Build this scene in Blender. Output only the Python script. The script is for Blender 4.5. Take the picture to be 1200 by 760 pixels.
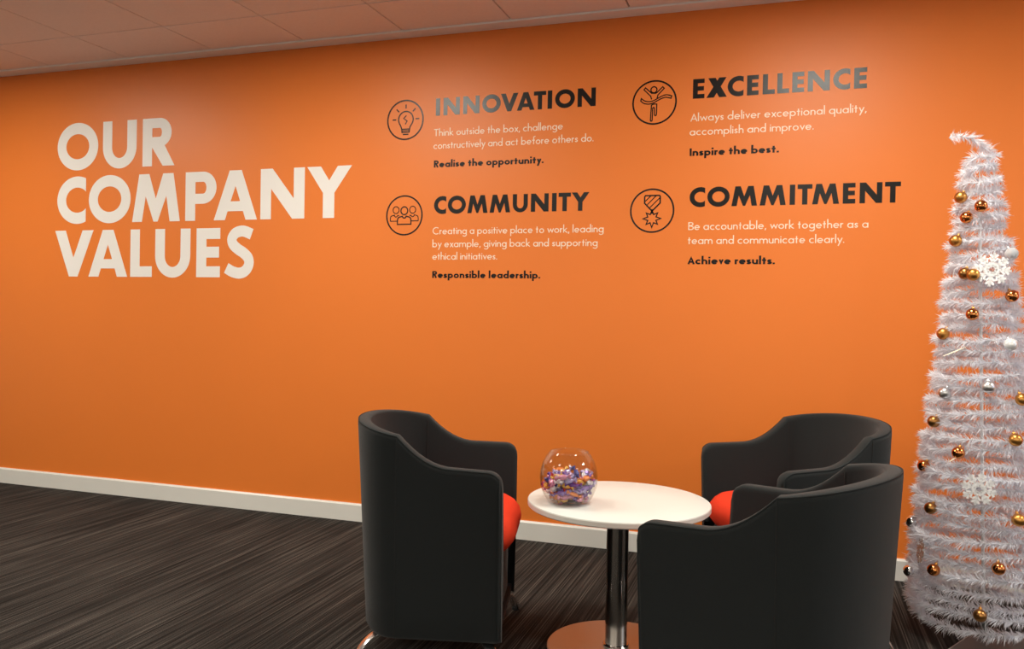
import bpy, bmesh, math, random
import numpy as np
from mathutils import Vector, Matrix

scene = bpy.context.scene
for o in list(bpy.data.objects):
    bpy.data.objects.remove(o)
C = scene.collection
PI = math.pi
random.seed(7)
rng = np.random.default_rng(11)

# ------------------------------------------------------------------ camera
CAM_LOC = (0.0, -4.0388, 1.1761)
R_ = Vector((0.9489, 0.3152, 0.0174)); F_ = Vector((-0.3150, 0.9490, -0.0108))
F_.normalize(); R_ = (R_ - F_ * R_.dot(F_)).normalized(); U_ = R_.cross(F_)
cam_data = bpy.data.cameras.new('camera')
cam = bpy.data.objects.new('camera', cam_data); C.objects.link(cam)
cam.matrix_world = Matrix(((R_.x, U_.x, -F_.x, CAM_LOC[0]), (R_.y, U_.y, -F_.y, CAM_LOC[1]),
                           (R_.z, U_.z, -F_.z, CAM_LOC[2]), (0, 0, 0, 1)))
cam_data.sensor_fit = 'HORIZONTAL'; cam_data.sensor_width = 36.0
cam_data.lens = 36.0 * 967.12 / 1200.0
cam_data.shift_y = -6.93 / 1200.0
cam_data.clip_start = 0.05; cam_data.clip_end = 60
scene.camera = cam

# ------------------------------------------------------------------ world, light and exposure
world = bpy.data.worlds.new('world'); scene.world = world; world.use_nodes = True
world.node_tree.nodes['Background'].inputs[0].default_value = (1.0, 0.95, 0.88, 1)
world.node_tree.nodes['Background'].inputs[1].default_value = 0.0
scene.view_settings.view_transform = 'Standard'
scene.view_settings.look = 'None'
scene.view_settings.exposure = 0.0
scene.view_settings.gamma = 1.0
scene.view_settings.use_curve_mapping = False
scene.cycles.max_bounces = 12
scene.cycles.diffuse_bounces = 5
scene.cycles.transparent_max_bounces = 24

LAMP_POWER = 40.0           # each recessed ceiling fitting, row by row from the orange wall
ROW_DIM = (1.0, 0.20, 1.35)
LAMP_COLOR = (1.0, 0.945, 0.83)
LAMP_SPREAD = math.radians(180)
DIFFUSER_GLOW = 1.3

# ------------------------------------------------------------------ measures of the room
CEIL = 2.631
X0 = -4.340                 # ceiling grid line
TILE = 0.6
RX0, RX1, RY0 = X0 - 5 * TILE, 4.06, -8.0
SK = 0.096

# ------------------------------------------------------------------ materials
def new_mat(name):
    m = bpy.data.materials.new(name); m.use_nodes = True
    return m, m.node_tree, m.node_tree.nodes['Principled BSDF']

def simple(name, col, rough=0.5, metal=0.0, noise=0.0, nscale=40.0, bump=0.0, bscale=200.0, spec=0.5, **kw):
    m, nt, b = new_mat(name)
    b.inputs['Base Color'].default_value = (*col, 1)
    b.inputs['Roughness'].default_value = rough
    b.inputs['Metallic'].default_value = metal
    b.inputs['Specular IOR Level'].default_value = spec
    for k, v in kw.items():
        b.inputs[k.replace('_', ' ')].default_value = v
    tc = nt.nodes.new('ShaderNodeTexCoord')
    if noise > 0:
        n = nt.nodes.new('ShaderNodeTexNoise'); n.inputs['Scale'].default_value = nscale; n.inputs['Detail'].default_value = 4
        nt.links.new(tc.outputs['Object'], n.inputs['Vector'])
        mx = nt.nodes.new('ShaderNodeMix'); mx.data_type = 'RGBA'
        mx.inputs[6].default_value = (*[c * (1 - noise) for c in col], 1)
        mx.inputs[7].default_value = (*[min(1, c * (1 + noise)) for c in col], 1)
        nt.links.new(n.outputs['Fac'], mx.inputs[0]); nt.links.new(mx.outputs[2], b.inputs['Base Color'])
    if bump > 0:
        n = nt.nodes.new('ShaderNodeTexNoise'); n.inputs['Scale'].default_value = bscale; n.inputs['Detail'].default_value = 3
        nt.links.new(tc.outputs['Object'], n.inputs['Vector'])
        bp = nt.nodes.new('ShaderNodeBump'); bp.inputs['Strength'].default_value = bump; bp.inputs['Distance'].default_value = 0.002
        nt.links.new(n.outputs['Fac'], bp.inputs['Height']); nt.links.new(bp.outputs['Normal'], b.inputs['Normal'])
    return m

M = {}
M['orange'] = simple('orange wall paint', (0.77, 0.195, 0.0265), 0.44, noise=0.02, nscale=3, bump=0.05, bscale=260, spec=0.4)
M['white_wall'] = simple('off white wall paint', (0.80, 0.79, 0.77), 0.7, bump=0.04)
M['skirting'] = simple('white gloss skirting', (0.74, 0.73, 0.68), 0.35, noise=0.02, nscale=9)
M['tile'] = simple('mineral ceiling tile', (0.87, 0.85, 0.82), 0.70, noise=0.05, nscale=60, bump=0.10, bscale=300, spec=0.45)
M['grid'] = simple('ceiling grid', (0.30, 0.28, 0.26), 0.6)
M['trim'] = simple('ceiling edge trim', (0.90, 0.91, 0.86), 0.6, noise=0.02)
M['white_vinyl'] = simple('off white vinyl', (0.83, 0.80, 0.76), 0.5, noise=0.015, nscale=12)
M['cream_vinyl'] = simple('cream vinyl', (0.90, 0.74, 0.58), 0.5, noise=0.01, nscale=12)
M['black_vinyl'] = simple('black gloss vinyl', (0.010, 0.009, 0.008), 0.27, noise=0.05, nscale=12, spec=0.26)
M['fabric'] = simple('charcoal upholstery', (0.0118, 0.0142, 0.0146), 0.85, noise=0.18, nscale=700, bump=0.35, bscale=900, spec=0.2, Sheen_Weight=0.12, Sheen_Roughness=0.5)
M['piping'] = simple('charcoal piping', (0.017, 0.020, 0.0205), 0.8, noise=0.1, nscale=600, spec=0.25)
M['seam'] = simple('dark seam thread', (0.008, 0.009, 0.009), 0.9, noise=0.1, nscale=500)
M['red_fabric'] = simple('orange red upholstery', (0.72, 0.048, 0.018), 0.8, noise=0.08, nscale=600, bump=0.25, bscale=900, spec=0.15)
M['black'] = simple('black underside cloth', (0.010, 0.010, 0.010), 0.9, noise=0.1, nscale=200)
M['chrome'] = simple('chrome', (0.80, 0.80, 0.80), 0.22, 1.0, noise=0.02, nscale=30)
M['steel'] = simple('polished steel column', (0.52, 0.50, 0.47), 0.14, 1.0, noise=0.03, nscale=20)
M['steel_base'] = simple('brushed steel base', (0.50, 0.47, 0.44), 0.46, 1.0, noise=0.03, nscale=60)
M['rubber'] = simple('black rubber', (0.012, 0.012, 0.012), 0.7, noise=0.05)
M['laminate'] = simple('white laminate', (0.72, 0.755, 0.72), 0.35, noise=0.01, nscale=20)
M['laminate_edge'] = simple('table edge band', (0.70, 0.68, 0.62), 0.45, noise=0.02, nscale=20)
M['lamp_body'] = simple('lamp body', (0.75, 0.75, 0.73), 0.4, noise=0.01)
M['plate'] = simple('grey stand plate', (0.10, 0.105, 0.10), 0.45, noise=0.06, nscale=30)
M['plate_lip'] = simple('light grey stand lip', (0.42, 0.41, 0.38), 0.5, noise=0.04, nscale=30)
M['white_pole'] = simple('white pole', (0.75, 0.75, 0.75), 0.5, noise=0.02)
M['gold'] = simple('matt gold bauble', (0.62, 0.30, 0.075), 0.34, 1.0, noise=0.04, nscale=60)
M['copper'] = simple('shiny copper bauble', (0.66, 0.24, 0.07), 0.06, 1.0, noise=0.03, nscale=60)
M['bronze'] = simple('bronze bauble', (0.40, 0.19, 0.06), 0.30, 1.0, noise=0.04, nscale=60)
M['silver'] = simple('matt silver bauble', (0.66, 0.67, 0.68), 0.32, 1.0, noise=0.03, nscale=60)
M['mirror'] = simple('mirror silver bauble', (0.78, 0.78, 0.78), 0.05, 1.0, noise=0.02, nscale=60)
M['pearl'] = simple('pearl bauble', (0.80, 0.81, 0.82), 0.25, 0.25, noise=0.02, nscale=60)
M['snow'] = simple('white snowflake plastic', (0.90, 0.91, 0.92), 0.45, noise=0.02, nscale=60)
M['glitter'] = simple('silver glitter', (0.55, 0.54, 0.52), 0.25, 0.9, noise=0.5, nscale=500, bump=1.0, bscale=700)
M['cream_tie'] = simple('cream tie', (0.92, 0.85, 0.66), 0.4, noise=0.02)

def carpet_mat():
    m, nt, b = new_mat('striped charcoal carpet')
    N, L = nt.nodes, nt.links
    tc = N.new('ShaderNodeTexCoord'); sep = N.new('ShaderNodeSeparateXYZ'); L.new(tc.outputs['Object'], sep.inputs[0])
    def mth(op, x, y=0.0):
        k = N.new('ShaderNodeMath'); k.operation = op
        for i, v in enumerate((x, y)):
            if isinstance(v, (int, float)): k.inputs[i].default_value = v
            else: L.new(v, k.inputs[i])
        return k.outputs[0]
    def yarn(pitch, length, seed):
        """Rows of yarn running away from the wall: a random tone per row, changing along its length."""
        col = mth('FLOOR', mth('DIVIDE', sep.outputs['X'], pitch))
        r = N.new('ShaderNodeTexWhiteNoise'); r.noise_dimensions = '1D'; L.new(mth('ADD', col, seed), r.inputs['W'])
        seg = mth('ADD', mth('DIVIDE', sep.outputs['Y'], length), mth('MULTIPLY', r.outputs['Value'], 37.0))
        cb = N.new('ShaderNodeCombineXYZ'); L.new(mth('MULTIPLY', col, 7.31), cb.inputs[0]); L.new(seg, cb.inputs[1]); cb.inputs[2].default_value = seed
        n = N.new('ShaderNodeTexNoise'); n.inputs['Scale'].default_value = 1.0; n.inputs['Detail'].default_value = 2
        L.new(cb.outputs[0], n.inputs['Vector'])
        return n.outputs['Fac']
    def noise(scale):
        n = N.new('ShaderNodeTexNoise'); n.inputs['Scale'].default_value = scale; n.inputs['Detail'].default_value = 3
        L.new(tc.outputs['Object'], n.inputs['Vector']); return n.outputs['Fac']
    s = mth('ADD', mth('MULTIPLY', yarn(0.0045, 0.80, 3.7), 0.50), mth('MULTIPLY', yarn(0.0125, 1.6, 11.3), 0.10))
    s = mth('ADD', s, mth('MULTIPLY', noise(320), 0.30)); s = mth('ADD', s, mth('MULTIPLY', noise(2.2), 0.08))
    rp = N.new('ShaderNodeValToRGB'); L.new(s, rp.inputs[0])
    e = rp.color_ramp.elements
    e[0].position = 0.39; e[0].color = (0.006, 0.0055, 0.005, 1)
    e[1].position = 0.67; e[1].color = (0.145, 0.130, 0.114, 1)
    k = rp.color_ramp.elements.new(0.51); k.color = (0.032, 0.029, 0.026, 1)
    L.new(rp.outputs[0], b.inputs['Base Color'])
    b.inputs['Roughness'].default_value = 0.95; b.inputs['Specular IOR Level'].default_value = 0.12
    bp = N.new('ShaderNodeBump'); bp.inputs['Strength'].default_value = 0.4; bp.inputs['Distance'].default_value = 0.003
    L.new(s, bp.inputs['Height']); L.new(bp.outputs['Normal'], b.inputs['Normal'])
    return m
M['carpet'] = carpet_mat()

def glass_mat():
    m = bpy.data.materials.new('thin clear glass'); m.use_nodes = True
    nt = m.node_tree; nt.nodes.clear()
    out = nt.nodes.new('ShaderNodeOutputMaterial'); mix = nt.nodes.new('ShaderNodeMixShader')
    tr = nt.nodes.new('ShaderNodeBsdfTransparent'); gl = nt.nodes.new('ShaderNodeBsdfGlossy')
    lw = nt.nodes.new('ShaderNodeLayerWeight'); pw = nt.nodes.new('ShaderNodeMath'); pw.operation = 'POWER'; pw.inputs[1].default_value = 3.6
    fr = nt.nodes.new('ShaderNodeMath'); fr.operation = 'MULTIPLY_ADD'; fr.inputs[1].default_value = 0.75; fr.inputs[2].default_value = 0.035
    lw.inputs['Blend'].default_value = 0.5
    nt.links.new(lw.outputs['Facing'], pw.inputs[0]); nt.links.new(pw.outputs[0], fr.inputs[0])
    tr.inputs[0].default_value = (0.965, 0.97, 0.965, 1); gl.inputs['Roughness'].default_value = 0.02
    nt.links.new(fr.outputs[0], mix.inputs[0]); nt.links.new(tr.outputs[0], mix.inputs[1]); nt.links.new(gl.outputs[0], mix.inputs[2])
    nt.links.new(mix.outputs[0], out.inputs[0])
    return m
M['glass'] = glass_mat()

def clear_bauble_mat():
    m, nt, b = new_mat('translucent frosted bauble')
    b.inputs['Base Color'].default_value = (0.80, 0.85, 0.88, 1); b.inputs['Roughness'].default_value = 0.12
    b.inputs['Transmission Weight'].default_value = 0.55; b.inputs['IOR'].default_value = 1.2
    return m
M['clear'] = clear_bauble_mat()

def tinsel_mat():
    m, nt, b = new_mat('white tinsel film')
    b.inputs['Base Color'].default_value = (0.86, 0.87, 0.92, 1)
    b.inputs['Roughness'].default_value = 0.40
    nt.nodes.remove(nt.nodes['Material Output'])
    out = nt.nodes.new('ShaderNodeOutputMaterial'); mix = nt.nodes.new('ShaderNodeMixShader'); mix.inputs[0].default_value = 0.4
    t = nt.nodes.new('ShaderNodeBsdfTranslucent'); t.inputs[0].default_value = (0.86, 0.87, 0.92, 1)
    nt.links.new(b.outputs[0], mix.inputs[1]); nt.links.new(t.outputs[0], mix.inputs[2]); nt.links.new(mix.outputs[0], out.inputs[0])
    return m
M['tinsel'] = tinsel_mat()

def wrapper_mat(name, col):
    m = simple('sweet wrapper ' + name, col, 0.18, 0.25, noise=0.35, nscale=90, bump=0.9, bscale=160)
    return m

def emit_mat(name, col, strength):
    m = bpy.data.materials.new(name); m.use_nodes = True
    nt = m.node_tree; nt.nodes.clear()
    out = nt.nodes.new('ShaderNodeOutputMaterial'); e = nt.nodes.new('ShaderNodeEmission')
    e.inputs[0].default_value = (*col, 1); e.inputs[1].default_value = strength
    nt.links.new(e.outputs[0], out.inputs[0])
    return m
M['diffuser'] = emit_mat('lit lamp diffuser', LAMP_COLOR, DIFFUSER_GLOW)

# ------------------------------------------------------------------ builders
def link(name, me, mat=None, parent=None, smooth=False, loc=None):
    o = bpy.data.objects.new(name, me); C.objects.link(o)
    if mat is not None:
        for k in (mat if isinstance(mat, (list, tuple)) else [mat]): me.materials.append(k)
    if parent is not None: o.parent = parent
    if loc is not None: o.location = loc
    if smooth: me.polygons.foreach_set('use_smooth', [True] * len(me.polygons))
    return o

def mesh(name, verts, faces, mat=None, parent=None, smooth=False, loc=None, fix=True):
    me = bpy.data.meshes.new(name); me.from_pydata([tuple(map(float, v)) for v in verts], [], faces); me.update()
    if fix:
        bm = bmesh.new(); bm.from_mesh(me); bmesh.ops.recalc_face_normals(bm, faces=bm.faces); bm.to_mesh(me); bm.free()
    return link(name, me, mat, parent, smooth, loc)

def thing(name, label, cat, loc=(0, 0, 0), rz=0.0, group=None):
    o = bpy.data.objects.new(name, None); C.objects.link(o)
    o.empty_display_size = 0.1
    o.location = loc; o.rotation_euler = (0, 0, rz)
    return tag(o, label, cat, group)

def tag(o, label, cat, group=None):
    o['label'] = label; o['category'] = cat
    if group: o['group'] = group
    return o

def struct(o):
    o['kind'] = 'structure'; return o

def auto_smooth(o, ang=35):
    me = o.data
    bm = bmesh.new(); bm.from_mesh(me)
    for f in bm.faces: f.smooth = True
    for e in bm.edges:
        if len(e.link_faces) == 2 and e.calc_face_angle(0) > math.radians(ang): e.smooth = False
    bm.to_mesh(me); bm.free()
    return o

def boxmesh(name, lo, hi, mat, parent=None, bevel=0.0, seg=2, loc=None):
    bm = bmesh.new(); bmesh.ops.create_cube(bm, size=1.0)
    for v in bm.verts:
        v.co = Vector([lo[i] + (v.co[i] + 0.5) * (hi[i] - lo[i]) for i in range(3)])
    if bevel > 0: bmesh.ops.bevel(bm, geom=bm.edges[:], offset=bevel, segments=seg, affect='EDGES', profile=0.5)
    me = bpy.data.meshes.new(name); bm.to_mesh(me); bm.free()
    o = link(name, me, mat, parent, loc=loc)
    return auto_smooth(o) if bevel > 0 else o

def lathe_data(prof, seg=48, close=True):
    V, F = [], []
    n = len(prof)
    for r, z in prof:
        for k in range(seg):
            a = 2 * PI * k / seg; V.append((r * math.cos(a), r * math.sin(a), z))
    for i in range(n - 1):
        for k in range(seg):
            k2 = (k + 1) % seg
            F.append((i * seg + k, i * seg + k2, (i + 1) * seg + k2, (i + 1) * seg + k))
    if close:
        if prof[0][0] > 1e-5: F.append(tuple(range(seg))[::-1])
        if prof[-1][0] > 1e-5: F.append(tuple((n - 1) * seg + k for k in range(seg)))
    return V, F

def lathe(name, prof, mat, parent=None, seg=48, loc=None, close=True, ang=35):
    V, F = lathe_data(prof, seg, close)
    o = mesh(name, V, F, mat, parent, loc=loc)
    bm = bmesh.new(); bm.from_mesh(o.data); bmesh.ops.remove_doubles(bm, verts=bm.verts, dist=1e-6); bm.to_mesh(o.data); bm.free()
    return auto_smooth(o, ang)

def tube_data(pts, rad, seg=8, closed=False, flat=None):
    """Swept tube. rad: number or list. flat=(w,h): rectangular-ish bar instead of a round one."""
    P = [Vector(p) for p in pts]; n = len(P)
    V, F = [], []
    up = Vector((0, 0, 1))
    prev = None
    for i in range(n):
        if closed: t = P[(i + 1) % n] - P[i - 1]
        else: t = P[min(i + 1, n - 1)] - P[max(i - 1, 0)]
        if t.length < 1e-9: t = Vector((0, 0, 1))
        t.normalize()
        if prev is None:
            s = t.cross(up)
            if s.length < 0.05: s = t.cross(Vector((1, 0, 0)))
        else:
            s = prev - t * prev.dot(t)
        s.normalize(); prev = s
        b = s.cross(t).normalized()
        r = rad[i] if isinstance(rad, (list, tuple)) else rad
        for k in range(seg):
            a = 2 * PI * k / seg
            if flat:
                c, q = math.cos(a), math.sin(a); e = 0.35
                x = math.copysign(abs(c) ** e, c) * flat[0] / 2 * r; y = math.copysign(abs(q) ** e, q) * flat[1] / 2 * r
            else: x, y = r * math.cos(a), r * math.sin(a)
            V.append(P[i] + s * x + b * y)
    m = n if closed else n - 1
    for i in range(m):
        j = (i + 1) % n
        for k in range(seg):
            k2 = (k + 1) % seg
            F.append((i * seg + k, i * seg + k2, j * seg + k2, j * seg + k))
    if not closed:
        F.append(tuple(range(seg))[::-1]); F.append(tuple((n - 1) * seg + k for k in range(seg)))
    return V, F

def tube(name, pts, rad, mat, parent=None, seg=8, closed=False, flat=None):
    V, F = tube_data(pts, rad, seg, closed, flat)
    return auto_smooth(mesh(name, V, F, mat, parent), 50)

def copy_tree(o, parent=None):
    c = o.copy(); C.objects.link(c)
    if parent is not None: c.parent = parent
    for ch in list(o.children): copy_tree(ch, c)
    return c

# ================================================================== ROOM SHELL
struct(boxmesh('floor', (RX0 - .1, RY0 - .1, -0.1), (RX1 + .1, 0.1, 0.0), M['carpet']))
struct(boxmesh('wall_back', (RX0 - .1, 0.0, 0.0), (RX1 + .1, 0.1, CEIL + .2), M['orange']))
struct(boxmesh('wall_front', (RX0 - .1, RY0 - .1, 0.0), (RX1 + .1, RY0, CEIL + .2), M['white_wall']))
struct(boxmesh('wall_left', (RX0 - .1, RY0, 0.0), (RX0, 0.0, CEIL + .2), M['white_wall']))
struct(boxmesh('wall_right', (RX1, RY0, 0.0), (RX1 + .1, 0.0, CEIL + .2), M['white_wall']))

def skirting(name, a, b, n):
    # profile: flat face with a small chamfered top; a,b = ends, n = into the room
    a, b, n = Vector(a), Vector(b), Vector(n)
    prof = [(0, 0), (0.016, 0), (0.016, SK - 0.008), (0.009, SK), (0, SK)]
    V = []
    for p in (a, b):
        for d, z in prof: V.append(p + n * d + Vector((0, 0, z)))
    k = len(prof)
    F = [(i, (i + 1) % k, k + (i + 1) % k, k + i) for i in range(k)] + [tuple(range(k)), tuple(range(k, 2 * k))]
    return struct(mesh(name, V, F, M['skirting']))
skirting('baseboard_back', (RX0, 0, 0), (RX1, 0, 0), (0, -1, 0))
skirting('baseboard_front', (RX0, RY0, 0), (RX1, RY0, 0), (0, 1, 0))
skirting('baseboard_left', (RX0, RY0 + .016, 0), (RX0, -.016, 0), (1, 0, 0))
skirting('baseboard_right', (RX1, RY0 + .016, 0), (RX1, -.016, 0), (-1, 0, 0))

# ceiling: lay-in tiles with an open reveal between them, one mesh
LAMP_X = [X0 - TILE, X0 + 3 * TILE, X0 + 7 * TILE, X0 + 11 * TILE]      # left edges of the lamp cells
YB = [-0.099, -0.493] + [-0.493 - TILE * k for k in range(1, 14)]
LAMP_Y = [2, 6, 10]                                                      # row indices that hold lamps
def build_ceiling():
    V, F, MI = [], [], []
    gap = 0.0045; t = 0.010
    def quad(pts, mi):
        b = len(V); V.extend(pts); F.append(tuple(range(b, b + 4))); MI.append(mi)
    xs = []
    x = X0 - 5 * TILE
    while x < RX1 - 0.01: xs.append((x, min(x + TILE, RX1))); x += TILE
    for j in range(len(YB) - 1):
        y1, y0 = YB[j], max(YB[j + 1], RY0)
        if y1 <= RY0 + .02: break
        for (xa, xb) in xs:
            if j in LAMP_Y and any(abs(xa - lx) < .01 for lx in LAMP_X): continue
            a0, a1, b0, b1 = xa + gap, xb - gap, y0 + gap, y1 - gap
            z, zt = CEIL, CEIL + t
            quad([(a0, b0, z), (a0, b1, z), (a1, b1, z), (a1, b0, z)], 0)
            for p, q in (((a0, b0), (a0, b1)), ((a0, b1), (a1, b1)), ((a1, b1), (a1, b0)), ((a1, b0), (a0, b0))):
                quad([(*p, z), (*p, zt), (*q, zt), (*q, z)], 0)
    quad([(RX0, RY0, CEIL + t), (RX0, 0, CEIL + t), (RX1, 0, CEIL + t), (RX1, RY0, CEIL + t)], 1)
    quad([(RX0 - .1, RY0 - .1, CEIL + .2), (RX0 - .1, .1, CEIL + .2), (RX1 + .1, .1, CEIL + .2), (RX1 + .1, RY0 - .1, CEIL + .2)], 1)
    o = mesh('ceiling', V, F, [M['tile'], M['grid']], fix=False)
    o.data.polygons.foreach_set('material_index', MI)
    return struct(o)
build_ceiling()
for (xa, xb, n) in ((RX0, -2.016, 1), (-2.014, RX1, 2)):
    struct(boxmesh('trim_%d' % n, (xa, -0.0965, CEIL - 0.007), (xb, 0.0, CEIL + 0.009), M['trim'], bevel=0.001, seg=1))

# added window in the right-hand wall, out of frame, to cool the tree's tint
wf_ = []
for lo, hi in (((RX1 - .02, -2.36, .90), (RX1 + .001, -2.30, 2.20)), ((RX1 - .02, -.70, .90), (RX1 + .001, -.64, 2.20)),
               ((RX1 - .02, -2.30, .90), (RX1 + .001, -.70, .96)), ((RX1 - .02, -2.30, 2.14), (RX1 + .001, -.70, 2.20)), ((RX1 - .015, -1.525, .96), (RX1 + .001, -1.475, 2.14))):
    b0 = len(wf_) * 8; wf_.append([(x, y, z) for x in (lo[0], hi[0]) for y in (lo[1], hi[1]) for z in (lo[2], hi[2])])
wfr = mesh('added_window_1', [v for q in wf_ for v in q], [tuple(8 * i + k for k in f) for i in range(len(wf_)) for f in ((0, 1, 3, 2), (4, 6, 7, 5), (0, 4, 5, 1), (2, 3, 7, 6), (0, 2, 6, 4), (1, 5, 7, 3))], M['skirting'])
struct(wfr)
M['added_daylight'] = emit_mat('added cool glow', (0.62, 0.76, 1.0), 3.0)  # added bluish glow, standing in for an unseen source
mesh('added_glow_pane', [(RX1 - .004, -2.31, .95), (RX1 - .004, -.69, .95), (RX1 - .004, -.69, 2.15), (RX1 - .004, -2.31, 2.15)], [(0, 1, 2, 3)], M['added_daylight'], wfr, fix=False)

# recessed square ceiling lamps (above the frame; they light the wall in scallops)
def ceiling_lamp(x, yrow, where):
    y1, y0 = YB[yrow], YB[yrow + 1]
    cx, cy = x + TILE / 2, (y0 + y1) / 2
    t = thing('ceiling_lamp', 'square recessed ceiling lamp ' + where, 'ceiling lamp', (cx, cy, CEIL), group='recessed ceiling lamps')
    h, w = 0.292, 0.262
    V = [(-h, -h, 0), (h, -h, 0), (h, h, 0), (-h, h, 0), (-w, -w, -.006), (w, -w, -.006), (w, w, -.006), (-w, w, -.006),
         (-w, -w, .008), (w, -w, .008), (w, w, .008), (-w, w, .008)]
    F = [(i, (i + 1) % 4, 4 + (i + 1) % 4, 4 + i) for i in range(4)] + [(4 + i, 4 + (i + 1) % 4, 8 + (i + 1) % 4, 8 + i) for i in range(4)]
    mesh('frame', V, F, M['lamp_body'], t)
    mesh('diffuser', [(-w, -w, .004), (w, -w, .004), (w, w, .004), (-w, w, .004)], [(3, 2, 1, 0)], M['diffuser'], t, fix=False)
    l = bpy.data.lights.new('lamp_light', 'AREA'); l.shape = 'SQUARE'; l.size = 0.52
    l.energy = LAMP_POWER * ROW_DIM[LAMP_Y.index(yrow)]; l.color = LAMP_COLOR; l.spread = LAMP_SPREAD
    lo = bpy.data.objects.new('lamp_light', l); C.objects.link(lo); lo.parent = t; lo.location = (0, 0, -0.002)
cols = ['far left', 'left of centre', 'right of centre', 'far right']
rows = ['nearest the orange wall', 'in the middle row', 'in the row nearest the front wall']
for j, yr in enumerate(LAMP_Y):
    for i, lx in enumerate(LAMP_X):
        ceiling_lamp(lx, yr, '%s, %s' % (rows[j], cols[i]))

# ================================================================== TUB CHAIRS
XF, XS, WS, WF, WB, HB, HA, G, XB, LEAN, CROWN = 0.2224, -0.124, 0.2843, 0.3239, 0.2687, 0.764, 0.659, 0.0950, 0.311, 0.040, 0.034
NARM, NREAR = 22, 40
def chair_path():
    """Parameters of the U-shaped shell seen from above: ('arm', x, side) and ('rear', angle)."""
    L = XF - XS
    s = [0, .002, .005, .009, .014, .020, .028, .036, .046] + [0.046 + (L - 0.046) * k / (NARM - 9) for k in range(1, NARM - 8)]
    P = [('arm', XF - d, -1) for d in s]
    P += [('rear', -PI / 2 + PI * k / NREAR) for k in range(1, NREAR)]
    P += [('arm', XF - d, 1) for d in reversed(s)]
    return P
def chair_xy(p, z, h):
    f = max(0.0, min(1.08, (z - G) / (HB - G)))
    if p[0] == 'arm':
        k = (p[1] - XS) / (XF - XS)
        top = WS + (WF - WS) * k
        return Vector((p[1], p[2] * (WB + (top - WB) * f), 0))
    a = p[1]; n = 2.05
    c = abs(math.cos(a)) ** (2 / n); q = math.copysign(abs(math.sin(a)) ** (2 / n), math.sin(a))
    xb = XB - LEAN * (1 - f)
    return Vector((XS - (xb + XS) * c, (WB + (WS - WB) * f) * q, 0))
def chair_h(p):
    if p[0] == 'rear': return HB + CROWN * math.cos(p[1])
    x = p[1]
    k = min(1.0, (x - XS) / 0.178)
    e = 0.12 * k * k * (3 - 2 * k) + 0.88 * (1 - (1 - k) ** 2.25)
    h = HB + (HA + 0.012 - HB) * e - 0.012 * max(0, (x - XS) / (XF - XS))
    s = XF - x; r = 0.046
    if s < r: h -= r - math.sqrt(max(0, r * r - (r - s) ** 2))
    return h
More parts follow.
